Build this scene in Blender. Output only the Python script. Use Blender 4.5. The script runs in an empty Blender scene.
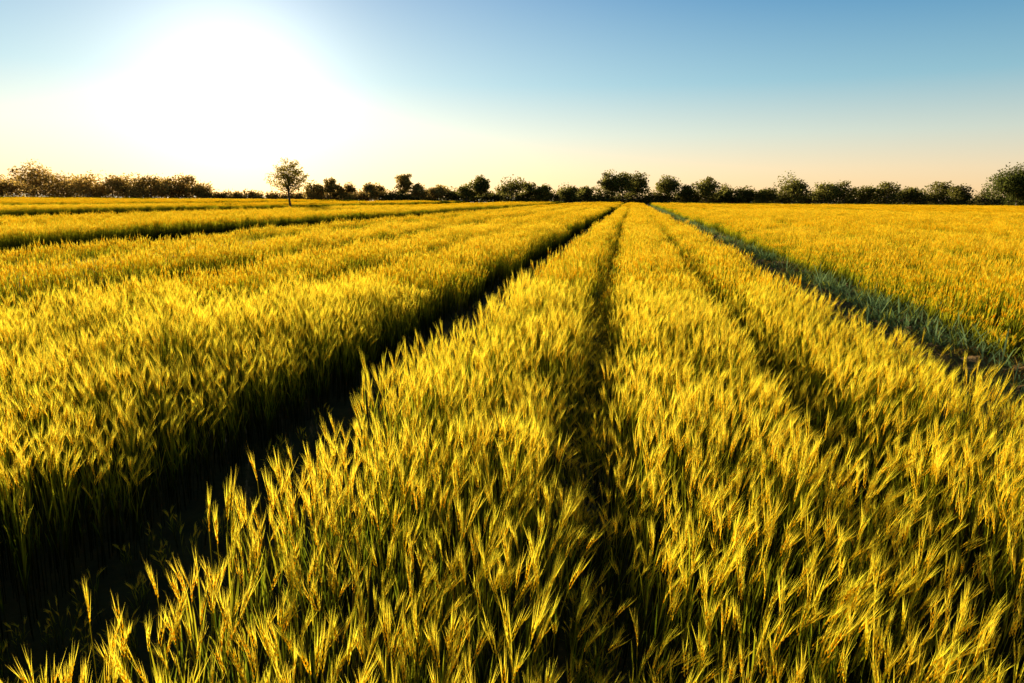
import bpy, math, random
import numpy as np
from mathutils import Vector, Matrix
rng = random.Random(7)
nr = np.random.RandomState(11)
sc = bpy.context.scene
rad = math.radians

# ------------------------------------------------------------------ camera
CAM_H = 2.2
YAW, PITCH, ROLL = 9.76, 11.94, 0.5
cam = bpy.data.cameras.new("camera"); co = bpy.data.objects.new("camera", cam)
sc.collection.objects.link(co); sc.camera = co
cam.lens = 24; cam.sensor_width = 36; cam.clip_end = 6000; cam.clip_start = 0.05
co.matrix_world = (Matrix.Translation((0, 0, CAM_H)) @ Matrix.Rotation(rad(YAW), 4, 'Z')
                   @ Matrix.Rotation(rad(90 - PITCH), 4, 'X') @ Matrix.Rotation(rad(ROLL), 4, 'Z'))

# ------------------------------------------------------------------ sun and sky
SUN_AZ, SUN_EL = -31.0, 8.5
sd = Vector((math.sin(rad(SUN_AZ)) * math.cos(rad(SUN_EL)), math.cos(rad(SUN_AZ)) * math.cos(rad(SUN_EL)), math.sin(rad(SUN_EL))))
sl = bpy.data.lights.new("sun", 'SUN'); sl.energy = 16.0; sl.angle = rad(0.5); sl.color = (1.0, 0.87, 0.58)
so = bpy.data.objects.new("sun", sl); sc.collection.objects.link(so)
so.rotation_euler = (-sd).to_track_quat('-Z', 'Y').to_euler(); so.location = sd * 60

w = bpy.data.worlds.new("World"); sc.world = w; w.use_nodes = True
nt = w.node_tree; N = nt.nodes; L = nt.links; N.clear()
out = N.new('ShaderNodeOutputWorld')
sky = N.new('ShaderNodeTexSky'); sky.sky_type = 'NISHITA'; sky.sun_disc = False
sky.sun_elevation = rad(SUN_EL); sky.sun_rotation = rad(SUN_AZ % 360)
sky.air_density = 1.0; sky.dust_density = 0.2; sky.ozone_density = 2.0; sky.altitude = 0
bg = N.new('ShaderNodeBackground'); bg.inputs[1].default_value = 0.05
L.new(sky.outputs[0], bg.inputs[0])
tc = N.new('ShaderNodeTexCoord')
nrm = N.new('ShaderNodeVectorMath'); nrm.operation = 'NORMALIZE'; L.new(tc.outputs['Generated'], nrm.inputs[0])
dot = N.new('ShaderNodeVectorMath'); dot.operation = 'DOT_PRODUCT'; dot.inputs[1].default_value = sd; L.new(nrm.outputs[0], dot.inputs[0])
mx = N.new('ShaderNodeMath'); mx.operation = 'MAXIMUM'; mx.inputs[1].default_value = 0; L.new(dot.outputs['Value'], mx.inputs[0])
def glow(power, strength, col):
    p = N.new('ShaderNodeMath'); p.operation = 'POWER'; p.inputs[1].default_value = power; L.new(mx.outputs[0], p.inputs[0])
    m = N.new('ShaderNodeMath'); m.operation = 'MULTIPLY'; m.inputs[1].default_value = strength; L.new(p.outputs[0], m.inputs[0])
    b = N.new('ShaderNodeBackground'); b.inputs[0].default_value = (*col, 1); L.new(m.outputs[0], b.inputs[1]); return b
sx = N.new('ShaderNodeSeparateXYZ'); L.new(nrm.outputs[0], sx.inputs[0])
ramp = N.new('ShaderNodeValToRGB'); L.new(sx.outputs[2], ramp.inputs[0])
er = ramp.color_ramp; stops = [(0, (.82, .50, .25)), (.04, (.78, .56, .36)), (.085, (.54, .56, .48)), (.15, (.20, .41, .50)), (.26, (.005, .185, .40)), (.5, (.01, .09, .18)), (1, (.01, .03, .06))]
er.elements[0].position = 0; er.elements[0].color = (*stops[0][1], 1); er.elements[1].position = 1; er.elements[1].color = (*stops[-1][1], 1)
for p, c in stops[1:-1]: e = er.elements.new(p); e.color = (*c, 1)
gb = N.new('ShaderNodeBackground'); gb.inputs[1].default_value = .86; L.new(ramp.outputs[0], gb.inputs[0])
last = bg.outputs[0]
for s in (gb, glow(150, .45, (1, .95, .82)), glow(7, 0.20, (1, .90, .74))):
    a = N.new('ShaderNodeAddShader'); L.new(last, a.inputs[0]); L.new(s.outputs[0], a.inputs[1]); last = a.outputs[0]
L.new(last, out.inputs[0])
sc.view_settings.view_transform = 'Standard'; sc.view_settings.look = 'None'; sc.view_settings.exposure = 0

# ------------------------------------------------------------------ helpers
def plant_material(name, transl=0.5, rand=0.35, noise_scale=0.6, noise_amt=0.4, tint=(0.6, 0.85, 0.6)):
    m = bpy.data.materials.new(name); m.use_nodes = True
    t = m.node_tree; n = t.nodes; l = t.links; n.clear()
    o = n.new('ShaderNodeOutputMaterial')
    at = n.new('ShaderNodeAttribute'); at.attribute_name = 'col'
    oi = n.new('ShaderNodeObjectInfo')
    geo = n.new('ShaderNodeNewGeometry')
    ns = n.new('ShaderNodeTexNoise'); ns.inputs['Scale'].default_value = noise_scale; ns.inputs['Detail'].default_value = 1
    l.new(geo.outputs['Position'], ns.inputs['Vector'])
    mr = n.new('ShaderNodeMapRange'); mr.inputs[1].default_value = 0.35; mr.inputs[2].default_value = 0.7; mr.inputs[3].default_value = 0; mr.inputs[4].default_value = noise_amt
    l.new(ns.outputs['Fac'], mr.inputs[0])
    rn = n.new('ShaderNodeMath'); rn.operation = 'MULTIPLY_ADD'; rn.inputs[1].default_value = rand
    l.new(oi.outputs['Random'], rn.inputs[0]); l.new(mr.outputs[0], rn.inputs[2])
    mix = n.new('ShaderNodeMix'); mix.data_type = 'RGBA'; mix.blend_type = 'MULTIPLY'
    l.new(rn.outputs[0], mix.inputs[0]); l.new(at.outputs['Color'], mix.inputs[6]); mix.inputs[7].default_value = (*tint, 1)
    d = n.new('ShaderNodeBsdfDiffuse'); tr = n.new('ShaderNodeBsdfTranslucent')
    l.new(mix.outputs[2], d.inputs[0]); l.new(mix.outputs[2], tr.inputs[0])
    m1 = n.new('ShaderNodeMixShader'); m1.inputs[0].default_value = transl; l.new(d.outputs[0], m1.inputs[1]); l.new(tr.outputs[0], m1.inputs[2])
    l.new(m1.outputs[0], o.inputs[0]); return m

class Acc:
    def __init__(s): s.V = []; s.F = []; s.C = []; s.M = []
    def add(s, vs, fs, cs, mi=0):
        b = len(s.V); s.V.extend(vs); s.C.extend(cs); s.F.extend([tuple(b + i for i in f) for f in fs]); s.M.extend([mi] * len(fs))
    def mesh(s, name, mats):
        me = bpy.data.meshes.new(name); me.from_pydata([tuple(v) for v in s.V], [], s.F)
        ca = me.color_attributes.new('col', 'FLOAT_COLOR', 'POINT')
        ca.data.foreach_set('color', np.array([(c[0], c[1], c[2], 1) for c in s.C], dtype=np.float32).ravel())
        me.polygons.foreach_set('material_index', s.M)
        for m in mats: me.materials.append(m)
        me.update(); return me

def lerp(a, b, t): return tuple(a[i] * (1 - t) + b[i] * t for i in range(3))
def jit(c, r, a=.15):
    k = 1 + r.uniform(-a, a); return (min(.98, c[0] * k), min(.95, c[1] * k * (1 + r.uniform(-.05, .05))), c[2] * k)

ROOT_SHADE = (0.005, 0.010, 0.0015); STEMT = (0.46, 0.38, 0.013); HEAD = (0.94, 0.61, 0.018); AWN = (0.98, 0.74, 0.05); LEAF = (0.07, 0.11, 0.006); LEAFY = (0.62, 0.50, 0.02)  # stalk foot colour taken near black: shade inside the crop is painted in

def ribbon(A, pts, widths, side, cols):
    vs = []; cs = []
    for p, wd, c in zip(pts, widths, cols):
        vs += [p - side * wd, p + side * wd]; cs += [c, c]
    A.add(vs, [(2 * i, 2 * i + 1, 2 * i + 3, 2 * i + 2) for i in range(len(pts) - 1)], cs)
def tube(A, pts, rs, cols, n=3, mi=0):
    vs = []; cs = []; fs = []
    for k, (p, r_, c) in enumerate(zip(pts, rs, cols)):
        d = (pts[min(k + 1, len(pts) - 1)] - pts[max(k - 1, 0)]).normalized()
        u = d.cross(Vector((0.31, 0.95, 0.05))).normalized(); v = d.cross(u)
        for j in range(n):
            a = 2 * math.pi * j / n; vs.append(p + (u * math.cos(a) + v * math.sin(a)) * r_); cs.append(c)
    for k in range(len(pts) - 1):
        for j in range(n):
            fs.append((k * n + j, k * n + (j + 1) % n, (k + 1) * n + (j + 1) % n, (k + 1) * n + j))
    A.add(vs, fs, cs, mi)
def bipyr(A, base, d, ln, r_, col, n=3, c2=None):
    u = d.cross(Vector((0.3, 0.9, 0.1))).normalized(); v = d.cross(u)
    vs = [base] + [base + d * ln * .42 + (u * math.cos(6.283 * j / n) + v * math.sin(6.283 * j / n)) * r_ for j in range(n)] + [base + d * ln]
    fs = []
    for j in range(n):
        k = (j + 1) % n; fs += [(0, 1 + k, 1 + j), (n + 1, 1 + j, 1 + k)]
    A.add(vs, fs, [col] * (n + 1) + [c2 or col])

def stalk(A, x, y, r, lod):
    h = r.gauss(0.76, 0.06)
    ld = r.uniform(-math.pi, math.pi); lean = abs(r.gauss(0.03, 0.035))
    dv = Vector((math.cos(ld), math.sin(ld), 0)) ; dv.x += .25
    nseg = (4, 3, 2, 1)[lod]
    P = lambda t: Vector((x, y, 0)) + dv * (lean * t ** 2.2) + Vector((0, 0, h * t - lean * .15 * t ** 4))
    pts = [P(i / nseg) for i in range(nseg + 1)]
    green = r.random() ** 1.3
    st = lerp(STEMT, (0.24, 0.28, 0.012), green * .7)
    cols = [jit(lerp(ROOT_SHADE, st, (i / nseg) ** 2.8), r, .1) for i in range(nseg + 1)]  # painted shade fades out up the stem
    az = r.uniform(0, 3.14); side = Vector((math.cos(az), math.sin(az), 0))
    W = (1, 1.3, 1.9, 3.4)[lod]
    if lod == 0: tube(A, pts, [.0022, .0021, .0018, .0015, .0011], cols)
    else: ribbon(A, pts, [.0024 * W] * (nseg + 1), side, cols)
    for k in range((3, 2, 2, 1)[lod]):
        t = r.uniform(.3, .82); b = P(t); a = r.uniform(0, 6.283); o = Vector((math.cos(a), math.sin(a), 0)); s2 = Vector((-o.y, o.x, 0))
        ln = r.uniform(.14, .26); up = r.uniform(1.0, 1.5); dr = r.uniform(.05, .6) if r.random() < .9 else 1.2; ns = 3 if lod == 0 else 2
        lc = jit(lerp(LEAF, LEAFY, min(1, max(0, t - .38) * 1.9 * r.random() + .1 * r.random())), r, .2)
        sp = r.uniform(.12, .40)
        lp = [b + o * ln * sp * q + Vector((0, 0, ln * (up * q - dr * q * q))) for q in [i / ns for i in range(ns + 1)]]
        wd = [.0030 * W * (1 - (abs(q - .3) / .7) ** 2 * .95) for q in [i / ns for i in range(ns + 1)]]
        dk = lerp(lc, ROOT_SHADE, min(1, max(0, 1.1 - t)))  # leaf foot takes the same painted shade
        ribbon(A, lp, wd, s2, [dk] + [lerp(lc, ROOT_SHADE, max(0, .6 - t) * 2)] + [lc] * (ns - 1))
    top = pts[-1]; d = (P(1) - P(.93)).normalized(); nod = r.uniform(0, .20)
    d = (d + dv * nod).normalized(); hl = r.uniform(.08, .12)
    hc = jit(lerp(HEAD, (0.68, 0.56, 0.02), green * .7), r, .12); ac = jit(AWN, r, .1)
    u = d.cross(side).normalized(); v = d.cross(u)
    if lod == 0:
        ns = 9
        for i in range(ns):
            q = i / ns; s = 1 if i % 2 else -1
            dd = (d + dv * .18 * q).normalized()
            bp = top + dd * hl * q + u * s * .0018
            sdv = (dd * .97 + u * s * .22 + v * r.uniform(-.12, .12)).normalized()
            sz = 1 - .5 * abs(q - .4)
            bipyr(A, bp, sdv, .022 * sz, .0034 * sz, jit(hc, r, .12))
            for rep in range(2):
                al = r.uniform(.06, .12) * (1 - .2 * q)
                ad = (dd + u * s * r.uniform(.0, .15) + v * r.uniform(-.13, .13)).normalized(); a0 = bp + sdv * .013
                sw = ad.cross(Vector((r.uniform(-1, 1), r.uniform(-1, 1), .2))).normalized() * .0008
                A.add([a0 - sw, a0 + sw, a0 + ad * al], [(0, 1, 2)], [ac] * 3)
    else:
        bipyr(A, top, d, hl * 1.3, .0052 * W, hc, n=3, c2=ac)
        for i in range((0, 5, 3, 1)[lod]):
            q = r.uniform(.2, 1); ad = (d + u * r.uniform(-.2, .2) + v * r.uniform(-.2, .2)).normalized(); a0 = top + d * hl * q
            sw = ad.cross(Vector((r.uniform(-1, 1), r.uniform(-1, 1), .2))).normalized() * .0012 * W
            A.add([a0 - sw, a0 + sw, a0 + ad * r.uniform(.06, .11)], [(0, 1, 2)], [ac] * 3)

wheat_mat = plant_material("ripe_wheat", transl=0.52, noise_scale=0.5, noise_amt=.4, rand=.3, tint=(.80, .82, .5))
wheat_col = bpy.data.collections.new("wheat_plants")
LODS = [(0.15, 6, 16), (0.25, 12, 12), (0.5, 36, 8), (1.5, 160, 6)]
START = []; n_obj = 0; src = []
for li, (tile, ns, nv) in enumerate(LODS):
    START.append(n_obj)
    for k in range(nv):
        A = Acc()
        for _ in range(ns):
            e = tile * .5
            stalk(A, rng.uniform(-e, e), rng.uniform(-e, e), rng, li)
        o = bpy.data.objects.new("wheat_clump_%02d" % n_obj, A.mesh("wheat_clump_%02d" % n_obj, [wheat_mat]))
        wheat_col.objects.link(o); src.append(o); n_obj += 1

def vnoise(x, y, s, seed=0):
    x = x / s + seed * 17.3; y = y / s + seed * 9.1
    xi = np.floor(x).astype(np.int64); yi = np.floor(y).astype(np.int64); fx = x - xi; fy = y - yi
    fx = fx * fx * (3 - 2 * fx); fy = fy * fy * (3 - 2 * fy)
    def hsh(a, b):
        v = np.sin(a * 127.1 + b * 311.7 + seed * 3.3) * 43758.5453; return v - np.floor(v)
    return (hsh(xi, yi) * (1 - fx) + hsh(xi + 1, yi) * fx) * (1 - fy) + (hsh(xi, yi + 1) * (1 - fx) + hsh(xi + 1, yi + 1) * fx) * fy

def in_view(x, y, margin=45):
    az = np.degrees(np.arctan2(x, y)) + YAW
    d = np.hypot(x, y)
    return (np.abs(az) < margin) | ((d < 5) & (y > -2.0))

def field(x, y, mg):
    keep = np.ones(len(x), bool); hs = np.ones(len(x))
    wob = (vnoise(x * 0, y, 1.3, 3) - .5) * .16
    keep &= ~(np.abs(x + 2.33 + wob) < .63 + mg * .6)
    keep &= ~((x + wob * 1.5 > 2.62 - mg) & (x + wob * 2 < 4.9 + mg))
    for xg, hw in [(-17.6, 3.3), (-43, 7.5), (-72, 9), (-12.2, .65), (-8.3, .5), (8.4, .5), (30, 1.8)]:
        keep &= ~(np.abs(x - xg + wob) < hw + mg * .5)
    xc = np.interp(y, [0, 2.2, 4.8, 16, 200], [-.02, -.08, -.29, -.55, -.6])
    R = nr.rand(len(x))
    d = np.abs(x - xc + wob * .4)
    keep &= ~((d < .10) & (R < .6)); hs *= 1 - .6 * np.exp(-(d / .17) ** 2)
    d = np.abs(x - 1.27 + wob * .6); keep &= ~((d < .11) & (R < .6)); hs *= 1 - .45 * np.exp(-(d / .18) ** 2)
    d = np.maximum(-(x + 2.96 + wob), 0); hs *= np.where(x < -2.5, 1 - .25 * np.exp(-(d / .28)), 1)
    d = np.maximum(x - 4.9, 0); hs *= np.where(x > 4.5, 1 - .45 * np.exp(-(d / .5)), 1)
    for xf, dep, wd in [(-5.2, .25, .3), (-8.3, .4, .5), (-12.2, .4, .5), (-27, .4, .9), (-34, .4, .9), (8.4, .42, .4), (13.5, .3, .4), (20, .4, .6), (45, .4, 1.2)]:
        d = np.abs(x - xf + wob); hs *= 1 - dep * np.exp(-(d / wd) ** 2)
    hs *= .92 + .24 * vnoise(x, y, .5, 1) + .12 * (vnoise(x, y, 2.5, 2) - .5) + .10 * (vnoise(x, y * .3, 8, 5) - .5)
    return keep, hs

px = []; rot = []; scl = []; idx = []
rr = [(0, 11.0), (11.0, 34), (34, 92), (92, 400)]
cy, sy = math.cos(rad(YAW)), math.sin(rad(YAW))
for li, (tile, ns, nv) in enumerate(LODS):
    r0, r1 = rr[li]
    lim = min(r1, 300)
    gx = np.arange(-lim, lim, tile); gy = np.arange(-3, min(lim, 290), tile)
    X, Y = np.meshgrid(gx, gy); X = X.ravel(); Y = Y.ravel()
    D = np.hypot(X, Y); m = (D >= r0) & (D < r1) & in_view(X, Y) & (-X * sy + Y * cy < 214)
    X = X[m]; Y = Y[m]
    j = tile * .35; X = X + nr.uniform(-j, j, len(X)); Y = Y + nr.uniform(-j, j, len(Y))
    k, hs = field(X, Y, [0, .05, .22, .6][li])
    if li == 0: k &= np.hypot(X, Y) > .35
    X = X[k]; Y = Y[k]; hs = hs[k]; n = len(X)
    px.append(np.stack([X, Y, np.zeros(n)], 1))
    tilt = (vnoise(X, Y, 1.2, 8) - .5) * .16
    rot.append(np.stack([(vnoise(X, Y, 1.0, 9) - .5) * .14, tilt + .05 * np.clip(X + 1, 0, 2), nr.uniform(-.5, .5, n)], 1))
    hz = hs * nr.uniform(.90, 1.10, n); xy = nr.uniform(.9, 1.1, n)
    scl.append(np.stack([xy, xy, hz], 1)); idx.append(START[li] + nr.randint(0, nv, n))
    print("LOD", li, n)
# short shaded volunteers in the wheel gap and the centre furrow
n = 600; Y = .6 + 40 * nr.rand(n) ** 1.6; X = -2.33 + nr.uniform(-.5, .5, n)
n2 = 260; Y2 = 1 + 14 * nr.rand(n2) ** 1.4; X2 = np.interp(Y2, [0, 2.2, 4.8, 16, 200], [-.02, -.08, -.29, -.55, -.6]) + nr.uniform(-.1, .1, n2)
X = np.concatenate([X, X2]); Y = np.concatenate([Y, Y2]); n += n2
px.append(np.stack([X, Y, np.zeros(n)], 1)); rot.append(np.stack([nr.uniform(-.3, .3, n), nr.uniform(-.3, .3, n), nr.uniform(0, 6.28, n)], 1))
s = nr.uniform(.15, .36, n); scl.append(np.stack([s + .25, s + .25, s], 1)); idx.append(START[0] + nr.randint(0, 16, n))

def scatter(name, pts, rot, scl, idx, coll):
    me = bpy.data.meshes.new(name); me.vertices.add(len(pts)); me.vertices.foreach_set('co', pts.astype(np.float32).ravel())
    a = me.attributes.new('rot', 'FLOAT_VECTOR', 'POINT'); a.data.foreach_set('vector', rot.astype(np.float32).ravel())
    a = me.attributes.new('scl', 'FLOAT_VECTOR', 'POINT'); a.data.foreach_set('vector', scl.astype(np.float32).ravel())
    a = me.attributes.new('idx', 'INT', 'POINT'); a.data.foreach_set('value', idx.astype(np.int32))
    ob = bpy.data.objects.new(name, me); sc.collection.objects.link(ob)
    g = bpy.data.node_groups.new(name + "_scatter", 'GeometryNodeTree')
    g.interface.new_socket('Geometry', in_out='INPUT', socket_type='NodeSocketGeometry')
    g.interface.new_socket('Geometry', in_out='OUTPUT', socket_type='NodeSocketGeometry')
    n = g.nodes; l = g.links
    gi = n.new('NodeGroupInput'); go = n.new('NodeGroupOutput')
    ci = n.new('GeometryNodeCollectionInfo'); ci.inputs[0].default_value = coll; ci.inputs['Separate Children'].default_value = True; ci.inputs['Reset Children'].default_value = True
    ip = n.new('GeometryNodeInstanceOnPoints'); ip.inputs['Pick Instance'].default_value = True
    def na(nm, ty):
        q = n.new('GeometryNodeInputNamedAttribute'); q.data_type = ty; q.inputs['Name'].default_value = nm
        return [s for s in q.outputs if s.enabled and s.name == 'Attribute'][0]
    er = n.new('FunctionNodeEulerToRotation')
    l.new(na('rot', 'FLOAT_VECTOR'), er.inputs[0]); l.new(er.outputs[0], ip.inputs['Rotation'])
    l.new(na('scl', 'FLOAT_VECTOR'), ip.inputs['Scale']); l.new(na('idx', 'INT'), ip.inputs['Instance Index'])
    l.new(gi.outputs[0], ip.inputs['Points']); l.new(ci.outputs[0], ip.inputs['Instance']); l.new(ip.outputs[0], go.inputs[0])
    md = ob.modifiers.new('scatter', 'NODES'); md.node_group = g
    return ob
wf = scatter("wheat_field", np.concatenate(px), np.concatenate(rot), np.concatenate(scl), np.concatenate(idx), wheat_col)
for o in src: o.parent = wf

# ------------------------------------------------------------------ ground
def soil_mat(name, c1, c2, s):
    m = bpy.data.materials.new(name); m.use_nodes = True; t = m.node_tree; n = t.nodes; l = t.links
    b = n['Principled BSDF']; b.inputs['Roughness'].default_value = 1; b.inputs['Specular IOR Level'].default_value = 0.1
    geo = n.new('ShaderNodeNewGeometry'); ns = n.new('ShaderNodeTexNoise'); ns.inputs['Scale'].default_value = s; ns.inputs['Detail'].default_value = 8; ns.inputs['Roughness'].default_value = .7
    l.new(geo.outputs['Position'], ns.inputs['Vector'])
    cr = n.new('ShaderNodeValToRGB'); cr.color_ramp.elements[0].position = .35; cr.color_ramp.elements[1].position = .7
    cr.color_ramp.elements[0].color = (*c1, 1); cr.color_ramp.elements[1].color = (*c2, 1)
    l.new(ns.outputs['Fac'], cr.inputs[0]); l.new(cr.outputs[0], b.inputs['Base Color'])
    bp = n.new('ShaderNodeBump'); bp.inputs['Strength'].default_value = .8; bp.inputs['Distance'].default_value = .05
    l.new(ns.outputs['Fac'], bp.inputs['Height']); l.new(bp.outputs[0], b.inputs['Normal']); return m
me = bpy.data.meshes.new("ground"); S = 4000
me.from_pydata([(-S, -S, 0), (S, -S, 0), (S, S, 0), (-S, S, 0)], [], [(0, 1, 2, 3)])
me.materials.append(soil_mat("field_soil", (.016, .018, .005), (.040, .038, .010), 3))
go = bpy.data.objects.new("ground", me); sc.collection.objects.link(go)

ys = [-3.0]
while ys[-1] < 205: ys.append(ys[-1] + max(.05, abs(ys[-1]) * .012))
ys = np.array(ys); xs = np.linspace(2.3, 5.3, 60)
X, Y = np.meshgrid(xs, ys); xf = X.ravel(); yf = Y.ravel()
Z = .01 + .13 * vnoise(xf, yf, .22, 21) + .08 * vnoise(xf, yf, .09, 22) + .10 * vnoise(xf, yf, .8, 23)
edge = np.minimum(xf - 2.3, 5.3 - xf); Z = np.where(edge < .02, -.01, Z)
nx = len(xs); fs = [(r * nx + c, r * nx + c + 1, (r + 1) * nx + c + 1, (r + 1) * nx + c) for r in range(len(ys) - 1) for c in range(nx - 1)]
me = bpy.data.meshes.new("dirt_track"); me.from_pydata(np.stack([xf, yf, Z], 1).tolist(), [], fs)
me.materials.append(soil_mat("dry_soil", (.06, .034, .010), (.24, .13, .03), 9))
sc.collection.objects.link(bpy.data.objects.new("dirt_track", me))

weed_mat = plant_material("weed_leaves", transl=.45, rand=.5, noise_amt=.3, tint=(.7, .7, .6))
weed_col = bpy.data.collections.new("weed_plants"); wsrc = []
for k in range(10):
    A = Acc(); brown = k >= 6
    base = (.48, .29, .035) if brown else [(.13, .19, .08), (.10, .16, .06), (.22, .24, .03)][k % 3]
    for _ in range(26 if not brown else 30):
        a = rng.uniform(0, 6.283); o = Vector((math.cos(a), math.sin(a), 0)); s2 = Vector((-o.y, o.x, 0)); b = Vector((rng.uniform(-.09, .09), rng.uniform(-.09, .09), 0))
        ln = rng.uniform(.12, .34) * (.8 if brown else 1); up = rng.uniform(.5, 1.4) * (.7 if brown else 1); dr = rng.uniform(.2, .8); wmul = rng.uniform(.003, .008) * (.6 if brown else 1)
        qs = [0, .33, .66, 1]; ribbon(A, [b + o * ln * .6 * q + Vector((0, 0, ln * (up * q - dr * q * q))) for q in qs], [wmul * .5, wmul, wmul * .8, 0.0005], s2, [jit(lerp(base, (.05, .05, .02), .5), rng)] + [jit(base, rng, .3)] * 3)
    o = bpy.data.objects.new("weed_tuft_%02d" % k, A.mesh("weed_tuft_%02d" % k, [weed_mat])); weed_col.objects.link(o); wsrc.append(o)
n = 8500
Y = 1.0 + 190 * nr.rand(n) ** 1.9; X = nr.uniform(2.5, 5.1, n)
g = vnoise(X, Y, 1.0, 31) + .35 * (X - 3.9) + nr.uniform(-.25, .25, n)
ii = np.where(g > .62, nr.randint(0, 6, n), nr.randint(6, 10, n))
s = nr.uniform(.5, 1.2, n) * np.where(X > 4.3, 1.5, 1.0)
wd = scatter("weeds", np.stack([X, Y, np.full(n, .07)], 1), np.stack([nr.uniform(-.15, .15, n), nr.uniform(-.15, .15, n), nr.uniform(0, 6.28, n)], 1), np.stack([s, s, s], 1), ii, weed_col)
for o in wsrc: o.parent = wd

# ------------------------------------------------------------------ trees
leaf_mat = plant_material("tree_leaves", transl=.5, rand=0, noise_scale=.7, noise_amt=.5, tint=(.5, .5, .5))
bark = bpy.data.materials.new("bark"); bark.use_nodes = True
bb = bark.node_tree.nodes['Principled BSDF']; bn = bark.node_tree.nodes.new('ShaderNodeTexNoise'); bn.inputs['Scale'].default_value = 12
bc = bark.node_tree.nodes.new('ShaderNodeValToRGB'); bc.color_ramp.elements[0].color = (.05, .03, .012, 1); bc.color_ramp.elements[1].color = (.16, .10, .05, 1)
bark.node_tree.links.new(bn.outputs[0], bc.inputs[0]); bark.node_tree.links.new(bc.outputs[0], bb.inputs['Base Color']); bb.inputs['Roughness'].default_value = .9

def tree(A, x, y, h, wd, th, ncl, nl, ls, col, r, tr=.2, clr=.24, even=False):
    base = Vector((x, y, 0)); BK = (.06, .04, .025)
    top = base + Vector((r.uniform(-.1, .1) * h * .3, r.uniform(-.1, .1) * h * .3, max(th, .2) + (h - th) * .55))
    pts = [base.lerp(top, q) + Vector((r.uniform(-.03, .03) * h * .4, 0, 0)) * (1 if 0 < q < 1 else 0) for q in (0, .3, .6, 1)]
    tube(A, pts, [tr, tr * .75, tr * .55, tr * .2], [BK] * 4, n=6, mi=1)
    cz = (th + h) / 2
    for c in range(ncl):
        if even:   # clusters spread evenly around an egg-shaped crown
            z = 1 - 2 * (c + .5) / ncl; ph = c * 2.39996; q = math.sqrt(1 - z * z); R_ = r.uniform(.5, 1.08) if c % 4 else r.uniform(.1, .5)
            p = Vector((q * math.cos(ph), q * math.sin(ph), z)) * R_
        else:
            while True:
                p = Vector((r.uniform(-1, 1), r.uniform(-1, 1), r.uniform(-1, 1)))
                if .3 < p.length < 1: break
        k = 1 - clr
        tap = 1 - .2 * max(0, p.z)
        cpos = base + Vector((p.x * wd / 2 * k * tap, p.y * wd / 2 * k * tap, cz + p.z * (h - th) / 2 * k))
        st = pts[1].lerp(pts[3], r.uniform(.2, .9))
        mid = st.lerp(cpos, .5) + Vector((0, 0, -.05 * h))
        tube(A, [st, mid, cpos], [tr * .3, tr * .2, tr * .06], [BK] * 3, n=4, mi=1)
        cr_ = wd * clr * r.uniform(.6, 1.2); shade = r.uniform(.6, 1.35)
        for _ in range(nl):
            q = Vector((r.gauss(0, 1), r.gauss(0, 1), r.gauss(0, .75))).normalized() * cr_ * r.uniform(.15, 1) ** .6
            q.z *= .8
            cpt = cpos + q; e1 = Vector((r.gauss(0, 1), r.gauss(0, 1), r.gauss(0, 1))).normalized(); e2 = e1.cross(Vector((r.gauss(0, 1), r.gauss(0, 1), r.gauss(0, 1)))).normalized()
            s_ = ls * r.uniform(.5, 1.2); cc = jit(tuple(v * shade for v in col), r, .3)
            A.add([cpt - e1 * s_, cpt + e2 * s_ * .5, cpt + e1 * s_, cpt - e2 * s_ * .5], [(0, 1, 2, 3)], [cc] * 4, 0)
def put(A, name):
    o = bpy.data.objects.new(name, A.mesh(name, [leaf_mat, bark])); sc.collection.objects.link(o); return o

A = Acc(); tr_ = random.Random(4)
tree(A, 0, 0, 7.5, 6.8, 2.1, 46, 95, .14, (.30, .22, .035), tr_, tr=.2, clr=.14, even=True)
o = put(A, "tree"); o.location = (-49.4, 94.9, 0)

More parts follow.
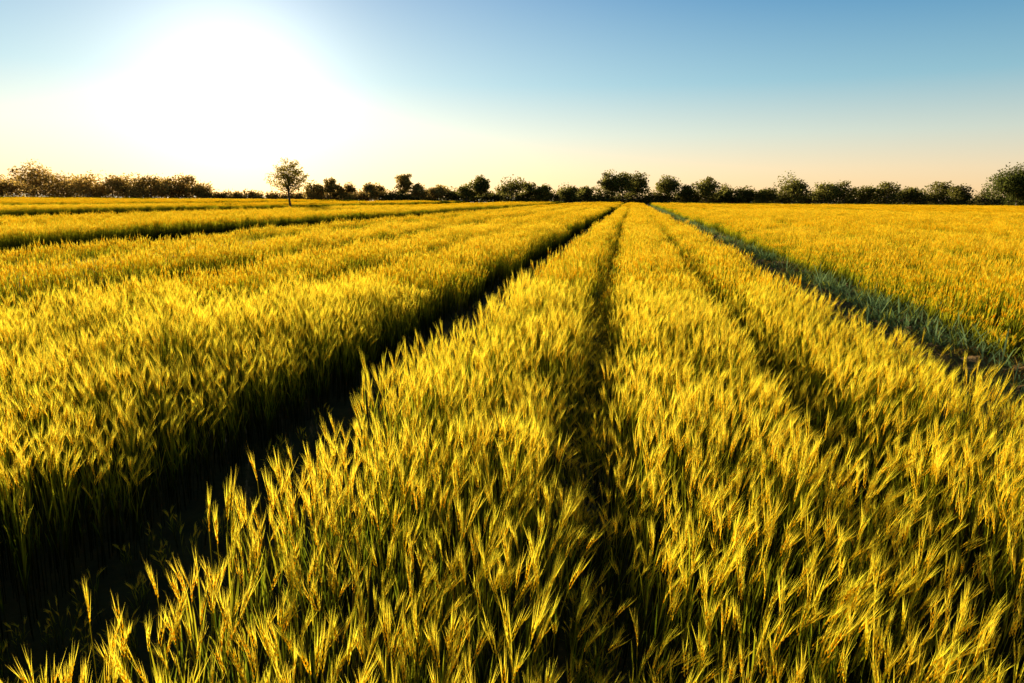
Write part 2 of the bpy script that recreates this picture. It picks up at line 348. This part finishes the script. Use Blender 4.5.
def polar(b, depth):
    azc = b + YAW; d = depth / math.cos(rad(azc)); return d * math.sin(rad(b)), d * math.cos(rad(b))
A = Acc(); tr2 = random.Random(21)
K = 230 / 683.
rows = [(-44.1, 30, 44), (-46, 20, 40), (-47.5, 22, 40), (-42.4, 19, 40), (-41, 20, 40), (-39.6, 17, 38), (-38.4, 16, 36), (-37.2, 17, 36), (-36, 20, 30), (-34.9, 21, 30), (-33.9, 13, 26),
        (-25.7, 13, 20), (-24.4, 18, 20), (-23.2, 12, 20), (-21.0, 14, 22), (-18.6, 27, 20), (-17.3, 13, 22), (-15.9, 12, 20), (-12.4, 22, 24), (-13.6, 13, 18), (-9.9, 20, 32), (-8.6, 16, 20), (-7.3, 14, 20),
        (-5.2, 15, 26), (-3.9, 12, 18), (-2.0, 27, 28), (-.9, 28, 30), (.3, 27, 28), (2.7, 25, 34), (4.2, 13, 16), (5.7, 22, 30), (7.2, 13, 24), (8.6, 13, 28), (10.2, 12, 20), (12.1, 23, 40),
        (14.2, 16, 28), (15.6, 19, 28), (17.0, 15, 26), (18.4, 18, 28), (19.9, 15, 24), (21.5, 21, 30), (22.8, 15, 26)]
for b, hp, wp in rows:
    x, y = polar(b, 230 + tr2.uniform(-6, 8)); h = hp * K + 2.2; wd = wp * K * 1.05
    sh = tr2.uniform(.8, 1.2); col = (.16 * sh, .14 * sh, .028 * sh)
    if b < -15: col = (.30 * sh, .20 * sh, .05 * sh)  # paler, warmer leaves: haze towards the sun is put into the colour
    if b < -33: col = (.42 * sh, .26 * sh, .06 * sh)  # stronger painted haze on the far left trees
    ev = abs(b + 44.1) < .1 or hp > 21
    tree(A, x, y, h, wd, h * .14, 26 if ev else 16, 110, .40, col, tr2, tr=.22, clr=.22 if ev else .27, even=ev)
b = -49.0
while b < 28:
    x, y = polar(b, 236 + tr2.uniform(-3, 5))
    h = tr2.uniform(3.8, 5.2)
    if -33.5 < b < -26.5: h = tr2.uniform(3.2, 4.0)
    if b < -33.5: h = tr2.uniform(6, 7.6)
    if b > 10: h = tr2.uniform(4.6, 6.6)
    tree(A, x, y, h, h * 1.7, -1.0, 9, 80, .42, (.30, .19, .05) if b < -20 else (.14, .12, .03), tr2, tr=.12, clr=.32)  # left hedge leaves carry the painted warm haze too
    b += tr2.uniform(.4, .7)
put(A, "distant_tree_row")
A = Acc()
tree(A, 0, 0, 13.0, 18, 1.0, 60, 240, .34, (.085, .09, .018), tr2, tr=.4, clr=.2, even=True)
o = put(A, "tree"); x, y = polar(26.1, 205); o.location = (x, y, 0)
